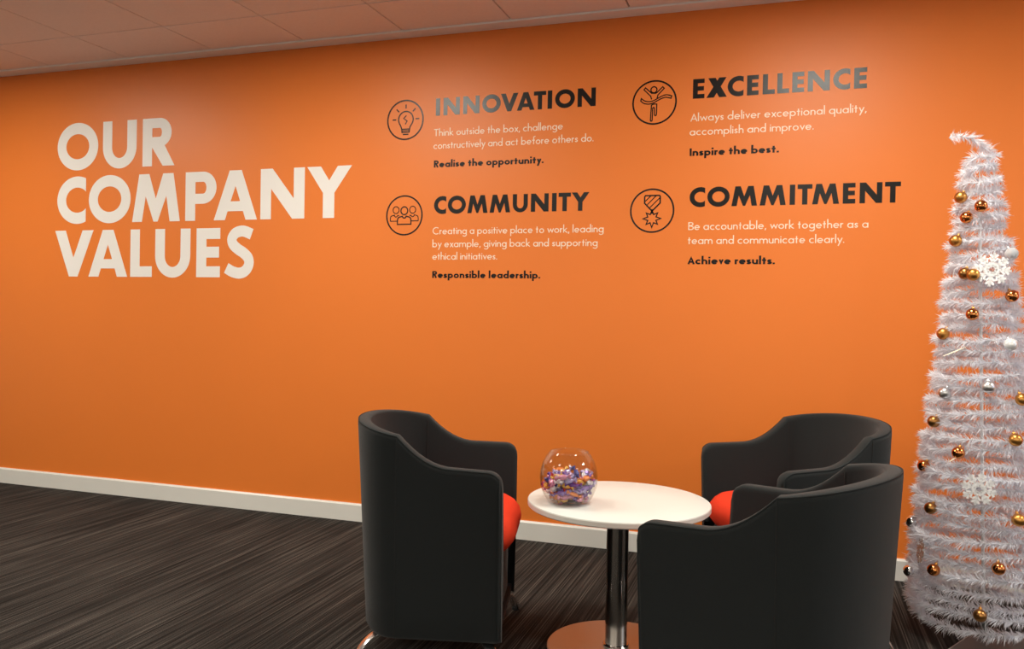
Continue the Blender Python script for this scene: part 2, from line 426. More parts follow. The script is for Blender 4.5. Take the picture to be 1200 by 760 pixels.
def make_chair(label):
    t = thing('tub_chair', label, 'armchair', group='tub chairs around the coffee table')
    path = chair_path(); n = len(path)
    V, F = [], []; rim_out = []
    ZIN = 0.36
    rows_ = None
    for i, p in enumerate(path):
        h = chair_h(p)
        q0, q1 = path[max(0, i - 1)], path[min(n - 1, i + 1)]
        def outer(z): return chair_xy(p, z, h)
        tg = chair_xy(q1, h, h) - chair_xy(q0, h, h); tg.normalize()
        nr = Vector((tg.y, -tg.x, 0))            # outward
        if nr.dot(Vector((chair_xy(p, h, h).x + .02 if p[0] == 'rear' else 0, chair_xy(p, h, h).y, 0))) < 0: nr = -nr
        s = XF - p[1] if p[0] == 'arm' else 1
        f = 1.0
        if s < 0.016: f = max(0.55, math.sqrt(max(0.0, 1 - (1 - s / 0.016) ** 2)))
        tt = 0.046; ins = (1 - f) * tt / 2
        sec = []
        r = tt * f / 2
        sec.append(outer(G) - nr * (0.018 + ins) + Vector((0, 0, G)))
        sec.append(outer(G) - nr * (0.006 + ins) + Vector((0, 0, G + .004)))
        sec.append(outer(G + .016) - nr * ins + Vector((0, 0, G + .016)))
        for k in range(1, 9):
            z = G + .016 + (h - 0.02 - G - .016) * k / 8
            sec.append(outer(z) - nr * ins + Vector((0, 0, z)))
        po = outer(h)
        c = po - nr * (ins + r)
        for k in range(1, 8):
            a = PI * k / 8
            e = 0.62
            cx, sx = math.cos(a), math.sin(a)
            sec.append(c + nr * (r * math.copysign(abs(cx) ** e, cx)) + Vector((0, 0, h - 0.02 + 0.02 * abs(sx) ** e)))
        zi = h - 0.02
        for k in range(0, 7):
            z = zi + (ZIN - zi) * k / 6
            th = tt * f + (0.022 + 0.045 * (math.cos(p[1]) if p[0] == 'rear' else 0)) * (k / 6)
            sec.append(po - nr * (ins + th) + Vector((0, 0, z)))
        m = len(sec)
        rim_out.append(sec[12] + nr * 0.0008)
        V += sec
    for i in range(n - 1):
        for k in range(m - 1):
            F.append((i * m + k, i * m + k + 1, (i + 1) * m + k + 1, (i + 1) * m + k))
    F.append(tuple(range(m))[::-1]); F.append(tuple((n - 1) * m + k for k in range(m)))
    auto_smooth(mesh('shell', V, F, M['fabric'], t), 50)
    # piping along the outer edge of the rim, down both front edges
    def front(side):
        pp = path[3] if side < 0 else path[-4]
        return [chair_xy(pp, z, 1) + Vector((0.002, side * 0.0006, z)) for z in (G + .02, .25, .38, .50, .57)]
    pts = front(-1) + [Vector(v) for v in rim_out[3:-3]] + front(1)[::-1]
    tube('piping', pts, 0.0026, M['piping'], t, 6)
    for idx in (NARM - 1, n - NARM):
        b = idx * m
        tube('seam', [Vector(V[b + k]) for k in range(2, 12)], 0.0022, M['seam'], t, 5)
        tube('seam', [Vector(V[b + k]) for k in range(18, m)], 0.0022, M['seam'], t, 5)
    # underside board
    ring = [chair_xy(p, G, 0) for p in path]
    ring = [Vector((v.x * 0.96, v.y * 0.95, 0)) for v in ring]
    k = len(ring)
    VV = [v + Vector((0, 0, G + .002)) for v in ring] + [v + Vector((0, 0, G + .03)) for v in ring]
    FF = [(i, (i + 1) % k, k + (i + 1) % k, k + i) for i in range(k)] + [tuple(range(k))[::-1], tuple(range(k, 2 * k))]
    mesh('base_board', VV, FF, M['black'], t)
    # front rail under the seat
    boxmesh('front_rail', (XF - 0.075, -0.232, G), (XF - 0.022, 0.232, 0.360), M['fabric'], t, 0.012, 3)
    # seat cushion
    V, F = [], []
    K = 64
    def plan(a, inset):
        c, q = math.cos(a), math.sin(a); e = 2 / 3.4 if c <= 0 else 0.42 + 0.168 * (1 - min(1, c * 3))
        cc = math.copysign(abs(c) ** e, c); qq = math.copysign(abs(q) ** e, q)
        if c > 0: x = 0.0 + (0.258 - inset) * (abs(c) ** 0.34)
        else: x = (0.225 - inset) * cc
        return x, (0.242 - inset * 0.35) * qq
    prof = []
    for k in range(0, 9):
        a = -PI / 2 + PI * k / 8
        prof.append((0.078 * (1 - math.cos(a)), 0.422 + 0.066 * math.sin(a)))
    for k in range(1, 6):
        prof.append((0.078 + 0.14 * k / 5, 0.488 + 0.006 * math.sin(k / 5 * PI / 2)))
    for ins, z in prof:
        for k in range(K):
            x, y = plan(2 * PI * k / K, ins); V.append((x, y, z))
    for i in range(len(prof) - 1):
        for k in range(K):
            k2 = (k + 1) % K; F.append((i * K + k, i * K + k2, (i + 1) * K + k2, (i + 1) * K + k))
    F.append(tuple(range(K))[::-1]); F.append(tuple((len(prof) - 1) * K + k for k in range(K)))
    sc_ = mesh('seat', V, F, M['red_fabric'], t, smooth=True)
    sc_['label'] = 'orange red padded seat cushion'
    # curved chrome legs
    for (fx, fy, ix, iy) in ((.228, .325, .15, .20), (.228, -.325, .15, -.20), (-.262, .235, -.15, .15), (-.262, -.235, -.15, -.15)):
        a = Vector((ix, iy, G - .004)); b = Vector((fx, fy, 0.006))
        mid = Vector((ix + (fx - ix) * .72, iy + (fy - iy) * .72, G + .002))
        pts = []
        for k in range(13):
            u = k / 12
            pts.append(a * (1 - u) ** 2 + mid * 2 * u * (1 - u) + b * u * u)
        lg = tube('leg', pts, 1.0, M['chrome'], t, 12, flat=(0.036, 0.013))
        lg['label'] = 'curved chrome leg'
        lathe('foot_glide', [(0, 0), (.013, 0), (.014, .003), (.012, .009), (0, .009)], M['rubber'], lg, 20, loc=(fx - .004 * (1 if fx > 0 else -1), fy, 0))
    return t
chair = make_chair('charcoal tub chair left of the round table, seen from its side, red seat edge showing')
chair.location = (-1.130, -1.328, 0); chair.rotation_euler = (0, 0, math.radians(13.4))
c2 = copy_tree(chair); c2.location = (-0.031, -1.776, 0); c2.rotation_euler = (0, 0, math.radians(160.0))
c2['label'] = 'charcoal tub chair nearest the camera at right, its curved back turned to the viewer'
c3 = copy_tree(chair); c3.location = (0.035, -0.835, 0); c3.rotation_euler = (0, 0, math.radians(210.4))
c3['label'] = 'charcoal tub chair by the orange wall, behind the nearer right chair, red seat visible'

# ================================================================== COFFEE TABLE
TX, TY, TH, TR = -0.541, -1.198, 0.5217, 0.3147
tb = thing('coffee_table', 'round white pedestal coffee table between the tub chairs', 'table', (TX, TY, 0))
e = 0.0035
lathe('tabletop', [(0, TH - .022), (TR - .004, TH - .022), (TR - .001, TH - .019), (TR, TH - .017), (TR, TH - e), (TR - .001, TH - .001), (TR - e, TH), (TR * .5, TH), (0, TH)], M['laminate'], tb, 128)
lathe('edge_band', [(TR + .0002, TH - .0185), (TR + .0008, TH - .018), (TR + .0008, TH - .0040), (TR + .0002, TH - .0035)], M['laminate_edge'], tb, 128, close=False)
lathe('column', [(0, .014), (.0385, .014), (.0385, TH - .028), (0, TH - .028)], M['steel'], tb, 64)['label'] = 'polished steel column'
lathe('base_flange', [(0, .0115), (.046, .0115), (.046, .018), (.043, .022), (.0385, .022), (0, .022)], M['steel'], tb, 64)
lathe('top_plate', [(0, TH - .030), (.11, TH - .030), (.115, TH - .026), (.115, TH - .022), (0, TH - .022)], M['black'], tb, 48)
lathe('base_disc', [(0, 0), (.236, 0), (.2404, .002), (.2404, .007), (.238, .010), (.230, .012), (0, .0125)], M['steel_base'], tb, 128)['label'] = 'flat round brushed steel base'

# ================================================================== GLASS BOWL AND SWEETS
BX, BY, BZ = -0.6928, -1.307, TH
def bowl_r(z, off=0.0):
    d = (z - 0.087) / 0.1165
    return (0.0985 - off) * math.sqrt(max(0.0, 1 - d * d))
prof = [(0, 0), (0.045, 0), (0.056, 0.0015)]
for k in range(1, 25):
    z = 0.003 + (0.174 - 0.003) * k / 24; prof.append((bowl_r(z), z))
rt = bowl_r(.174)
prof += [(rt + .001, .1755), (rt - .0012, .1765), (rt - .0028, .1755)]
for k in range(24, 0, -1):
    z = 0.006 + (0.174 - 0.006) * k / 24; prof.append((bowl_r(z) - .0030, z))
prof += [(.045, .0065), (0, .0060)]
bowl = lathe('glass_bowl', prof, M['glass'], None, 96, loc=(BX, BY, BZ), ang=60)
tag(bowl, 'clear round glass fishbowl half full of wrapped sweets on the table', 'bowl')

def sweet_mesh(kind):
    """A twist-wrapped sweet along x: pinched body and two pleated fans."""
    V, F = [], []
    K = 20
    L, ry, rz = ((.0125, .0080, .0066), (.0105, .0088, .0078), (.0145, .0070, .0058))[kind]
    def ring(x, fy, fz, n, pleat=0.0):
        for k in range(K):
            a = 2 * PI * k / K
            c, q = math.cos(a), math.sin(a); e = 2 / n
            w = 1 + pleat * math.cos(k * PI)
            V.append((x + (0.0012 * math.sin(5 * a) if pleat else 0), math.copysign(abs(c) ** e, c) * fy * w, math.copysign(abs(q) ** e, q) * fz * w))
    X = [(-L - .0115, .0085, .0060, 2, .22), (-L - .006, .0055, .0036, 2, .18), (-L - .0012, .0018, .0016, 2, 0), (-L + .0015, ry * .72, rz * .72, 2.6, 0),
         (-L * .6, ry, rz, 3.2, 0), (0, ry * 1.04, rz * 1.04, 3.2, 0), (L * .6, ry, rz, 3.2, 0), (L - .0015, ry * .72, rz * .72, 2.6, 0),
         (L + .0012, .0018, .0016, 2, 0), (L + .006, .0055, .0036, 2, .18), (L + .0115, .0085, .0060, 2, .22)]
    for x in X: ring(*x)
    for i in range(len(X) - 1):
        for k in range(K):
            k2 = (k + 1) % K; F.append((i * K + k, i * K + k2, (i + 1) * K + k2, (i + 1) * K + k))
    F.append(tuple(range(K))[::-1]); F.append(tuple((len(X) - 1) * K + k for k in range(K)))
    me = bpy.data.meshes.new('sweet'); me.from_pydata(V, [], F); me.update()
    me.polygons.foreach_set('use_smooth', [len(f) == 4 for f in F])
    return me
COL = {'violet': (0.24, 0.13, 0.44), 'mauve': (0.46, 0.32, 0.48), 'deep purple': (0.15, 0.06, 0.28), 'lilac': (0.40, 0.33, 0.58), 'golden': (0.72, 0.40, 0.09), 'red': (0.50, 0.045, 0.035),
       'pink': (0.62, 0.24, 0.36), 'orange': (0.78, 0.23, 0.06), 'dark blue': (0.06, 0.06, 0.22), 'clear pale': (0.70, 0.64, 0.66)}
WT = {'violet': 0.22, 'mauve': 0.12, 'deep purple': 0.22, 'lilac': 0.22, 'golden': 0.13, 'red': 0.04, 'pink': 0.09, 'orange': 0.05, 'dark blue': 0.05, 'clear pale': 0.07}
SM = {}
for c, v in COL.items():
    mt = wrapper_mat(c, v)
    SM[c] = []
    for k in range(3):
        me = sweet_mesh(k); me.materials.append(mt); SM[c].append(me)
spots = []
tries = 0
while tries < 60000 and len(spots) < 115:
    tries += 1
    a = random.uniform(0, 2 * PI); z = random.uniform(0.016, 0.118)
    rm = bowl_r(z) - 0.0215
    if z < 0.03: rm = min(rm, bowl_r(z) - 0.024)
    top = 0.094 + 0.010 * math.sin(3 * a + 1)
    r = rm * math.sqrt(random.uniform(0.0, 1))
    if z > top or rm < .01: continue
    if z < top - 0.022 and r < rm - 0.024: continue        # only what shows through the glass or on top
    p = Vector((r * math.cos(a), r * math.sin(a), z))
    if all((p - q).length > 0.0190 for q in spots): spots.append(p)
used = set()
vr = Vector((R_.x, R_.y, 0)).normalized(); vf = Vector((F_.x, F_.y, 0)).normalized()
for p in spots:
    sx, sy = p.dot(vr), p.dot(vf)
    lay = 'at the bottom of the bowl' if p.z < .030 else 'on top of the heap' if p.z > 0.082 else ('halfway up the heap' if p.z > 0.048 else 'low in the bowl')
    side = ['at far left', 'left of centre', 'in the middle', 'right of centre', 'at far right'][int(sum(sx > q for q in (-.045, -.016, .016, .045)))]
    dep = 'against the front glass' if sy < -0.02 else ('at the back' if sy > 0.025 else 'midway back')
    cs = list(COL); random.shuffle(cs)
    order = random.choices(list(COL), weights=[WT[c] for c in COL], k=12) + cs
    for c in order:
        lab = '%s wrapped sweet %s %s, %s' % (c, lay, side, dep)
        if lab not in used: break
    used.add(lab)
    o = bpy.data.objects.new('wrapped_sweet', random.choice(SM[c])); C.objects.link(o)
    o.location = (BX + p.x, BY + p.y, BZ + p.z)
    ta = math.atan2(p.y, p.x) + PI / 2 + random.uniform(-.7, .7)
    tilt = random.uniform(-.5, .5) if p.z < .082 else random.uniform(-.9, .9)
    o.rotation_euler = (random.uniform(0, 6.3), tilt, ta)
    o.scale = (1.08, 1.08, 1.08)
    tag(o, lab, 'sweet', 'wrapped sweets in the glass bowl')

# ================================================================== WALL LETTERING
VT = 0.0007                 # vinyl thickness
class Flat:
    """Cut-vinyl shapes in wall coordinates (x, z), given a real thickness towards the room."""
    def __init__(s): s.V = []; s.F = []; s.k = 0
    def step(s): s.k += 1; return -VT - 4e-5 * (s.k % 9)
    def poly(s, pts):
        n = len(pts); b = len(s.V)
        ar = sum(pts[i][0] * pts[(i + 1) % n][1] - pts[(i + 1) % n][0] * pts[i][1] for i in range(n))
        if ar < 0: pts = pts[::-1]
        y = s.step(); s.V += [(x, y, z) for x, z in pts] + [(x, 0, z) for x, z in pts]
        s.F.append(tuple(range(b, b + n)))
        for i in range(n):
            j = (i + 1) % n; s.F.append((b + i, b + n + i, b + n + j, b + j))
    def strip(s, A, B, closed=False):
        n = len(A); b = len(s.V)
        y = s.step(); s.V += [(x, y, z) for x, z in A] + [(x, y, z) for x, z in B] + [(x, 0, z) for x, z in A] + [(x, 0, z) for x, z in B]
        for i in range(n if closed else n - 1):
            j = (i + 1) % n
            a0, a1, b0, b1 = b + i, b + j, b + n + i, b + n + j
            s.F.append((a0, a1, b1, b0)); s.F.append((a0, a0 + 2 * n, a1 + 2 * n, a1)); s.F.append((b0, b1, b1 + 2 * n, b0 + 2 * n))
        if not closed:
            for i in (0, n - 1): s.F.append((b + i, b + n + i, b + 3 * n + i, b + 2 * n + i))
    def stroke(s, pts, w, closed=False):
        n = len(pts); A, B = [], []
        P = [Vector(p) for p in pts]
        for i in range(n):
            if closed: d0, d1 = P[i] - P[i - 1], P[(i + 1) % n] - P[i]
            else:
                d0 = P[i] - P[i - 1] if i > 0 else P[1] - P[0]
                d1 = P[i + 1] - P[i] if i < n - 1 else d0
            d0 = d0.normalized(); d1 = d1.normalized()
            n0 = Vector((-d0.y, d0.x)); n1 = Vector((-d1.y, d1.x)); mN = n0 + n1
            if mN.length < 1e-4: mN = n0.copy()
            mN.normalize(); k = w / 2 / max(0.45, mN.dot(n0))
            A.append(tuple(P[i] + mN * k)); B.append(tuple(P[i] - mN * k))
        s.strip(A, B, closed)
    def build(s, name, mat, parent):
        return mesh(name, s.V, s.F, mat, parent, fix=True)

def arc(cx, cy, rx, ry, a0, a1, n=24):
    return [(cx + rx * math.cos(math.radians(a0 + (a1 - a0) * k / n)), cy + ry * math.sin(math.radians(a0 + (a1 - a0) * k / n))) for k in range(n + 1)]

POLY = {
 'M': [(0, 0), (.142, 1), (.354, 1), (.496, .48), (.645, 1), (.858, 1), (1, 0), (.79, 0), (.715, .535), (.538, 0), (.453, 0), (.283, .535), (.207, 0)],
 'V': [(0, 1), (.28, 1), (.487, .41), (.72, 1), (1, 1), (.60, 0), (.375, 0)],
 'Y': [(0, 1), (.31, 1), (.5, .725), (.69, 1), (1, 1), (.62, .485), (.62, 0), (.365, 0), (.365, .485)],
}
def smooth_pts(pts, n=6):
    out = []
    P = [pts[0]] + pts + [pts[-1]]
    for i in range(1, len(P) - 2):
        for k in range(n):
            t = k / n; p0, p1, p2, p3 = P[i - 1], P[i], P[i + 1], P[i + 2]
            out.append(tuple(0.5 * (2 * p1[d] + (p2[d] - p0[d]) * t + (2 * p0[d] - 5 * p1[d] + 4 * p2[d] - p3[d]) * t * t + (3 * p1[d] - p0[d] - 3 * p2[d] + p3[d]) * t ** 3) for d in (0, 1)))
    out.append(pts[-1])
    return out
def cap(f, ch, x, z, W, H):
    """Heavy geometric capital in the box (x, z, W, H)."""
    s, t, ov = 0.245 * H, 0.222 * H, 0.014 * H
    T = lambda pts: [(x + a, z + b) for a, b in pts]
    rect = lambda a, b, c, d: f.poly(T([(a, b), (c, b), (c, d), (a, d)]))
    if ch in POLY: f.poly(T([(a * W, b * H) for a, b in POLY[ch]]))
    elif ch == 'A':
        hf = [(0, 0), (.365, 1), (.505, 1), (.505, .69), (.393, .376), (.505, .376), (.505, .177), (.325, .177), (.264, 0)]
        f.poly(T([(a * W, b * H) for a, b in hf])); f.poly(T([((1 - a + .008) * W, b * H) for a, b in hf]))
    elif ch == 'I': rect(0, 0, W, H)
    elif ch == 'L': f.poly(T([(0, 0), (W, 0), (W, t), (s, t), (s, H), (0, H)]))
    elif ch == 'E':
        m0 = H / 2 - t / 2 + .01 * H; m1 = m0 + t; w2 = W * .955
        f.poly(T([(0, 0), (W, 0), (W, t), (s, t), (s, m0), (w2, m0), (w2, m1), (s, m1), (s, H - t), (W, H - t), (W, H), (0, H)]))
    elif ch == 'T': f.poly(T([(W / 2 - s / 2, 0), (W / 2 + s / 2, 0), (W / 2 + s / 2, H - t), (W, H - t), (W, H), (0, H), (0, H - t), (W / 2 - s / 2, H - t)]))
    elif ch == 'N':
        d = s * 1.12
        f.poly(T([(0, 0), (0, H), (d, H), (W - s, H * .40), (W - s, H), (W, H), (W, 0), (W - d, 0), (s, H * .60), (s, 0)]))
    elif ch == 'X':
        f.poly(T([(0, 0), (.37 * W, 0), (.97 * W, H), (.62 * W, H)])); f.poly(T([(.08 * W, H), (.44 * W, H), (W, 0), (.63 * W, 0)]))
    elif ch == 'U':
        ro = W / 2; ry = min(W / 2 * 1.02, .5 * H); si = min(s, W * .31)
        A = [(0, H)] + arc(W / 2, ry - ov, ro, ry, 180, 360) + [(W, H)]
        B = [(si, H)] + arc(W / 2, ry - ov, ro - si, ry - t, 180, 360) + [(W - si, H)]
        f.strip(T(A), T(B))
    elif ch == 'O':
        a = arc(W / 2, H / 2, W / 2, H / 2 + ov, 0, 360, 64)[:-1]; b = arc(W / 2, H / 2, W / 2 - s, H / 2 + ov - .242 * H, 0, 360, 64)[:-1]
        f.strip(T(a), T(b), True)
    elif ch == 'C':
        Wf = W * 1.41; rx = Wf / 2
        ao = math.degrees(math.acos((W - rx) / rx)); ai = math.degrees(math.acos(min(1, (W - rx) / (rx - s))))
        f.strip(T(arc(rx, H / 2, rx, H / 2 + ov, ao, 360 - ao, 48)), T(arc(rx, H / 2, rx - s, H / 2 + ov - .242 * H, ai, 360 - ai, 48)))
    elif ch in 'PR':
        bh = (.655 if ch == 'P' else .60) * H; xr = W if ch == 'P' else .90 * W
        rx = min(bh / 2, xr - s * 1.1)
        A = [(s * .5, H)] + arc(xr - rx, H - bh / 2, rx, bh / 2, 90, -90) + [(s * .5, H - bh)]
        B = [(s * .5, H - t * .93)] + arc(xr - rx, H - bh / 2, max(rx - s, .02 * H), bh / 2 - t * .93, 90, -90) + [(s * .5, H - bh + t * .93)]
        f.strip(T(A), T(B)); rect(0, 0, s, H)
        if ch == 'R': f.poly(T([(W - 1.22 * s, 0), (W, 0), (W - .52 * W + .62 * s, .46 * H), (s * .9, .60 * H), (s * .98, .40 * H)]))
    elif ch == 'S':
        c = [(.885, .862), (.70, .915), (.548, .930), (.36, .888), (.25, .78), (.29, .665), (.452, .567), (.63, .492), (.785, .385), (.805, .255), (.70, .137), (.516, .085), (.29, .112), (.075, .188)]
        f.stroke(T(smooth_pts([(a * W, b * H) for a, b in c])), .222 * H)

LIGHT, BOLD = 0.110, 0.205
def glyph(ch, w):
    """Skeleton of a text letter; cap height 1, x-height .6. Returns (strokes, advance)."""
    h = w / 2; bold = w > .16
    xh = .62 if bold else .60; asc = 1.10; des = -.36
    ro = xh / 2 + (.015 if bold else .0); cy = xh / 2; sb = .100 if not bold else .080
    bowl = lambda cx: (arc(cx, cy, ro - h, cy - h + .012, 0, 360, 24)[:-1], True)
    ln = lambda *p: (list(p), False)
    aw = 2 * ro
    nw = .50 if not bold else .60          # n width
    def arch(x0):
        rx = (nw - w) / 2
        return ln((x0 + h, 0), *arc(x0 + h + rx, xh - rx - h + .01, rx, rx, 180, 0, 12), (x0 + nw - h, 0))
    if ch == ' ': return [], .30
    if ch == 'o': S, W = [bowl(ro)], aw
    elif ch == 'a': S, W = [bowl(ro), ln((aw - h, 0), (aw - h, xh))], aw
    elif ch == 'b': S, W = [bowl(ro), ln((h, 0), (h, asc))], aw
    elif ch == 'd': S, W = [bowl(ro), ln((aw - h, 0), (aw - h, asc))], aw
    elif ch == 'p': S, W = [bowl(ro), ln((h, des), (h, xh))], aw
    elif ch == 'q': S, W = [bowl(ro), ln((aw - h, des), (aw - h, xh))], aw
    elif ch == 'g': S, W = [bowl(ro), ln((aw - h, xh), (aw - h, -.10), *arc(ro, -.10, ro - h, .26 - h, 0, -150, 14))], aw
    elif ch == 'c': S, W = [(arc(ro, cy, ro - h, cy - h + .012, 48, 312, 20), False)], aw * .84
    elif ch == 'e': S, W = [(arc(ro, cy, ro - h, cy - h + .012, 0, 318, 22), False), ln((h, cy - (.0 if bold else .0)), (aw - h * .4, cy))], aw
    elif ch in 'il':
        S = [ln((h, 0), (h, xh if ch == 'i' else asc))]; W = w
        if ch == 'i': S.append(ln((h, xh + .15), (h, xh + .15 + max(w, .12))))
    elif ch == 'f': S, W = [ln((.14 + h, 0), (.14 + h, .86), *arc(.14 + h + .14, .90, .14, .16, 170, 60, 6)), ln((0, xh - h), (.34, xh - h))], .36
    elif ch == 't': S, W = [ln((.10 + h, 0), (.10 + h, .86)), ln((0, xh - h), (.20 + w, xh - h))], .22 + w
    elif ch == 'h': S, W = [ln((h, 0), (h, asc)), arch(0)], nw
    elif ch == 'n': S, W = [ln((h, 0), (h, xh)), arch(0)], nw
    elif ch == 'm': S, W = [ln((h, 0), (h, xh)), arch(0), arch(nw - w)], 2 * nw - w
    elif ch == 'u':
        rx = (nw - w) / 2
        S, W = [ln((h, xh), *arc(h + rx, rx + h - .01, rx, rx, 180, 360, 12), (nw - h, xh)), ln((nw - h, 0), (nw - h, xh))], nw
    elif ch == 'r': S, W = [ln((h, 0), (h, xh)), ln((h, xh - .24), *arc(h + .16, xh - .21, .15, .20 - h, 170, 60, 8))], .24 + h
    elif ch == 's':
        k = .36 if not bold else .44
        c = [(.93, .80), (.72, .92), (.45, .95), (.18, .82), (.20, .62), (.52, .49), (.84, .34), (.82, .14), (.52, .04), (.25, .07), (.04, .22)]
        S, W = [ln(*smooth_pts([(h * .5 + a * (k - h), h * .8 + b * (xh - 1.6 * h)) for a, b in c], 3))], k
    elif ch == 'k': S, W = [ln((h, 0), (h, asc)), ln((h, .27), (.44, xh)), ln((h + .08, .30), (.50, 0))], .50
    elif ch == 'v': S, W = [ln((h, xh), (.26, w * .8), (.52 - h, xh))], .52
    elif ch == 'w': S, W = [ln((h, xh), (.22, w * .8), (.41, xh - w * .8), (.60, w * .8), (.82 - h, xh))], .82
    elif ch == 'x': S, W = [ln((h, 0), (.50 - h, xh)), ln((h, xh), (.50 - h, 0))], .50
    elif ch == 'y': S, W = [ln((h, xh), (.28, .02)), ln((.54 - h, xh), (.10, des))], .54
    elif ch == '.': S, W = [ln((h, 0), (h, max(w, .13)))], w
    elif ch == ',': S, W = [ln((h + .05, .12), (h - .02, -.14))], w + .04
    elif ch == 'T': S, W = [ln((0, 1 - h), (.58, 1 - h)), ln((.29, 0), (.29, 1))], .58
    elif ch == 'I': S, W = [ln((h, 0), (h, 1))], w
    elif ch == 'A': S, W = [ln((h, 0), (.38, 1 - w * .8), (.76 - h, 0)), ln((.17, .30), (.59, .30))], .76
    elif ch == 'B': S, W = [ln((h, 0), (h, 1)), ln((h, 1 - h), *arc(.32, .765, .19, .235 - h, 90, -90, 10), (h, .53)), ln((h, .53), *arc(.33, .265, .22, .265 - h, 90, -90, 10), (h, h))], .57
    elif ch == 'C': S, W = [(arc(.5, .5, .5 - h, .5 - h + .015, 52, 308, 26), False)], .84
    elif ch == 'R': S, W = [ln((h, 0), (h, 1)), ln((h, 1 - h), *arc(.33, .725, .27 - h, .275 - h, 90, -90, 10), (h, .45 + h)), ln((.30, .47), (.60 - h, 0))], .60
    else: raise ValueError(ch)
    return S, W + sb * (1.0 if ch not in 'vwxyA' else .45)
def text_line(name, txt, x0, x1, z, H, w, mat, parent, label=None):
    f = Flat(); x = 0; items = []
    for ch in txt:
        S, adv = glyph(ch, w)
        items.append((S, x)); x += adv
    nat = x - (.100 if w < .16 else .080)
    sx = (x1 - x0) / nat
    # keep the stroke weight even: build in natural units, then scale
    g = Flat()
    for S, ox in items:
        for pts, closed in S: g.stroke([(ox + a, b) for a, b in pts], w, closed)
    g.V = [(x0 + a * sx, y, z + b * H) for a, y, b in g.V]
    o = g.build(name, mat, parent)
    if label: o['label'] = label
    return o

# the white title
title = thing('wall_lettering', 'large off white capitals OUR COMPANY VALUES on the orange wall at left', 'wall lettering', (-3.4, 0, 1.80))
def letters(L, z, H, mat, parent, name):
    ox, oz = parent.location.x, parent.location.z
    for ch, a, b in L:
        f = Flat(); cap(f, ch, a - ox, z - oz, b - a, H); f.build(name, mat, parent)
letters([('O', -4.376, -4.053), ('U', -4.0157, -3.759), ('R', -3.7129, -3.4769)], 2.0013, .2873, M['white_vinyl'], title, 'letter')
letters([('C', -4.3738, -4.1458), ('O', -4.1216, -3.799), ('M', -3.7854, -3.4326), ('P', -3.3938, -3.1747), ('A', -3.1914, -2.8963), ('N', -2.8716, -2.5819), ('Y', -2.5665, -2.2841)], 1.668, .2875, M['white_vinyl'], title, 'letter')
letters([('V', -4.3883, -4.0823), ('A', -4.1186, -3.8204), ('L', -3.7958, -3.6338), ('U', -3.6097, -3.3542), ('E', -3.3103, -3.1436), ('S', -3.1151, -2.904)], 1.3355, .2876, M['white_vinyl'], title, 'letter')

def value_text(label, head, hz, hH, lines, tagl):
    ox, oz = head[0][1], hz
    t = thing('value_text', label, 'wall text', (ox, 0, oz), group='company value texts on the wall')
    letters(head, hz, hH, M['black_vinyl'], t, 'heading_letter')
    for txt, a, b, z in lines:
        text_line('body_line', txt, a - ox, b - ox, z - oz, .0375, LIGHT, M['cream_vinyl'], t)
    txt, a, b, z = tagl
    text_line('tagline', txt, a - ox, b - ox, z - oz, .0365, BOLD, M['black_vinyl'], t)
value_text('black heading INNOVATION with cream text below, upper left of the four value texts',
    [('I', -1.7865, -1.7624), ('N', -1.7428, -1.6499), ('N', -1.631, -1.5391), ('O', -1.5239, -1.4227), ('V', -1.4213, -1.3271), ('A', -1.3336, -1.2401), ('T', -1.2433, -1.1781), ('I', -1.17, -1.1462), ('O', -1.1305, -1.0279), ('N', -1.0138, -.9209)], 2.1978, .0920,
    [('Think outside the box, challenge', -1.795, -1.088, 2.0902), ('constructively and act before others do.', -1.797, -.929, 2.0223)],
    ('Realise the opportunity.', -1.793, -1.186, 1.9242))
value_text('black heading COMMUNITY with three cream lines below, lower left of the four value texts',
    [('C', -1.788, -1.7182), ('O', -1.7084, -1.6067), ('M', -1.5975, -1.4851), ('M', -1.4733, -1.361), ('U', -1.3471, -1.2661), ('N', -1.2492, -1.1553), ('I', -1.1374, -1.1136), ('T', -1.1033, -1.0394), ('Y', -1.0349, -.9445)], 1.6776, .0925,
    [('Creating a positive place to work, leading', -1.794, -.869, 1.5692), ('by example, giving back and supporting', -1.794, -.898, 1.5007), ('ethical initiatives.', -1.793, -1.428, 1.4348)],
    ('Responsible leadership.', -1.792, -1.193, 1.3377))
value_text('black heading EXCELLENCE with cream text below, upper right of the four value texts',
    [('E', -.4453, -.3912), ('X', -.382, -.2871), ('C', -.284, -.2111), ('E', -.1956, -.1429), ('L', -.1245, -.0705), ('L', -.0599, -.0072), ('E', .0059, .0581), ('N', .0736, .1686), ('C', .1828, .255), ('E', .2711, .3253)], 2.2023, .0934,
    [('Always deliver exceptional quality,', -.455, .326, 2.0941), ('accomplish and improve.', -.457, .103, 2.027)],
    ('Inspire the best.', -.455, -.047, 1.9288))
value_text('black heading COMMITMENT with cream text below, lower right of the four value texts',
    [('C', -.4513, -.3787), ('O', -.3679, -.2644), ('M', -.2558, -.1395), ('M', -.1276, -.0118), ('I', .0051, .0286), ('T', .0391, .1032), ('M', .1036, .2187), ('E', .2342, .2871), ('N', .3049, .3987), ('T', .4092, .4744)], 1.6838, .0930,
    [('Be accountable, work together as a', -.455, .344, 1.5736), ('team and communicate clearly.', -.456, .244, 1.506)],
    ('Achieve results.', -.456, -.0545, 1.4094))

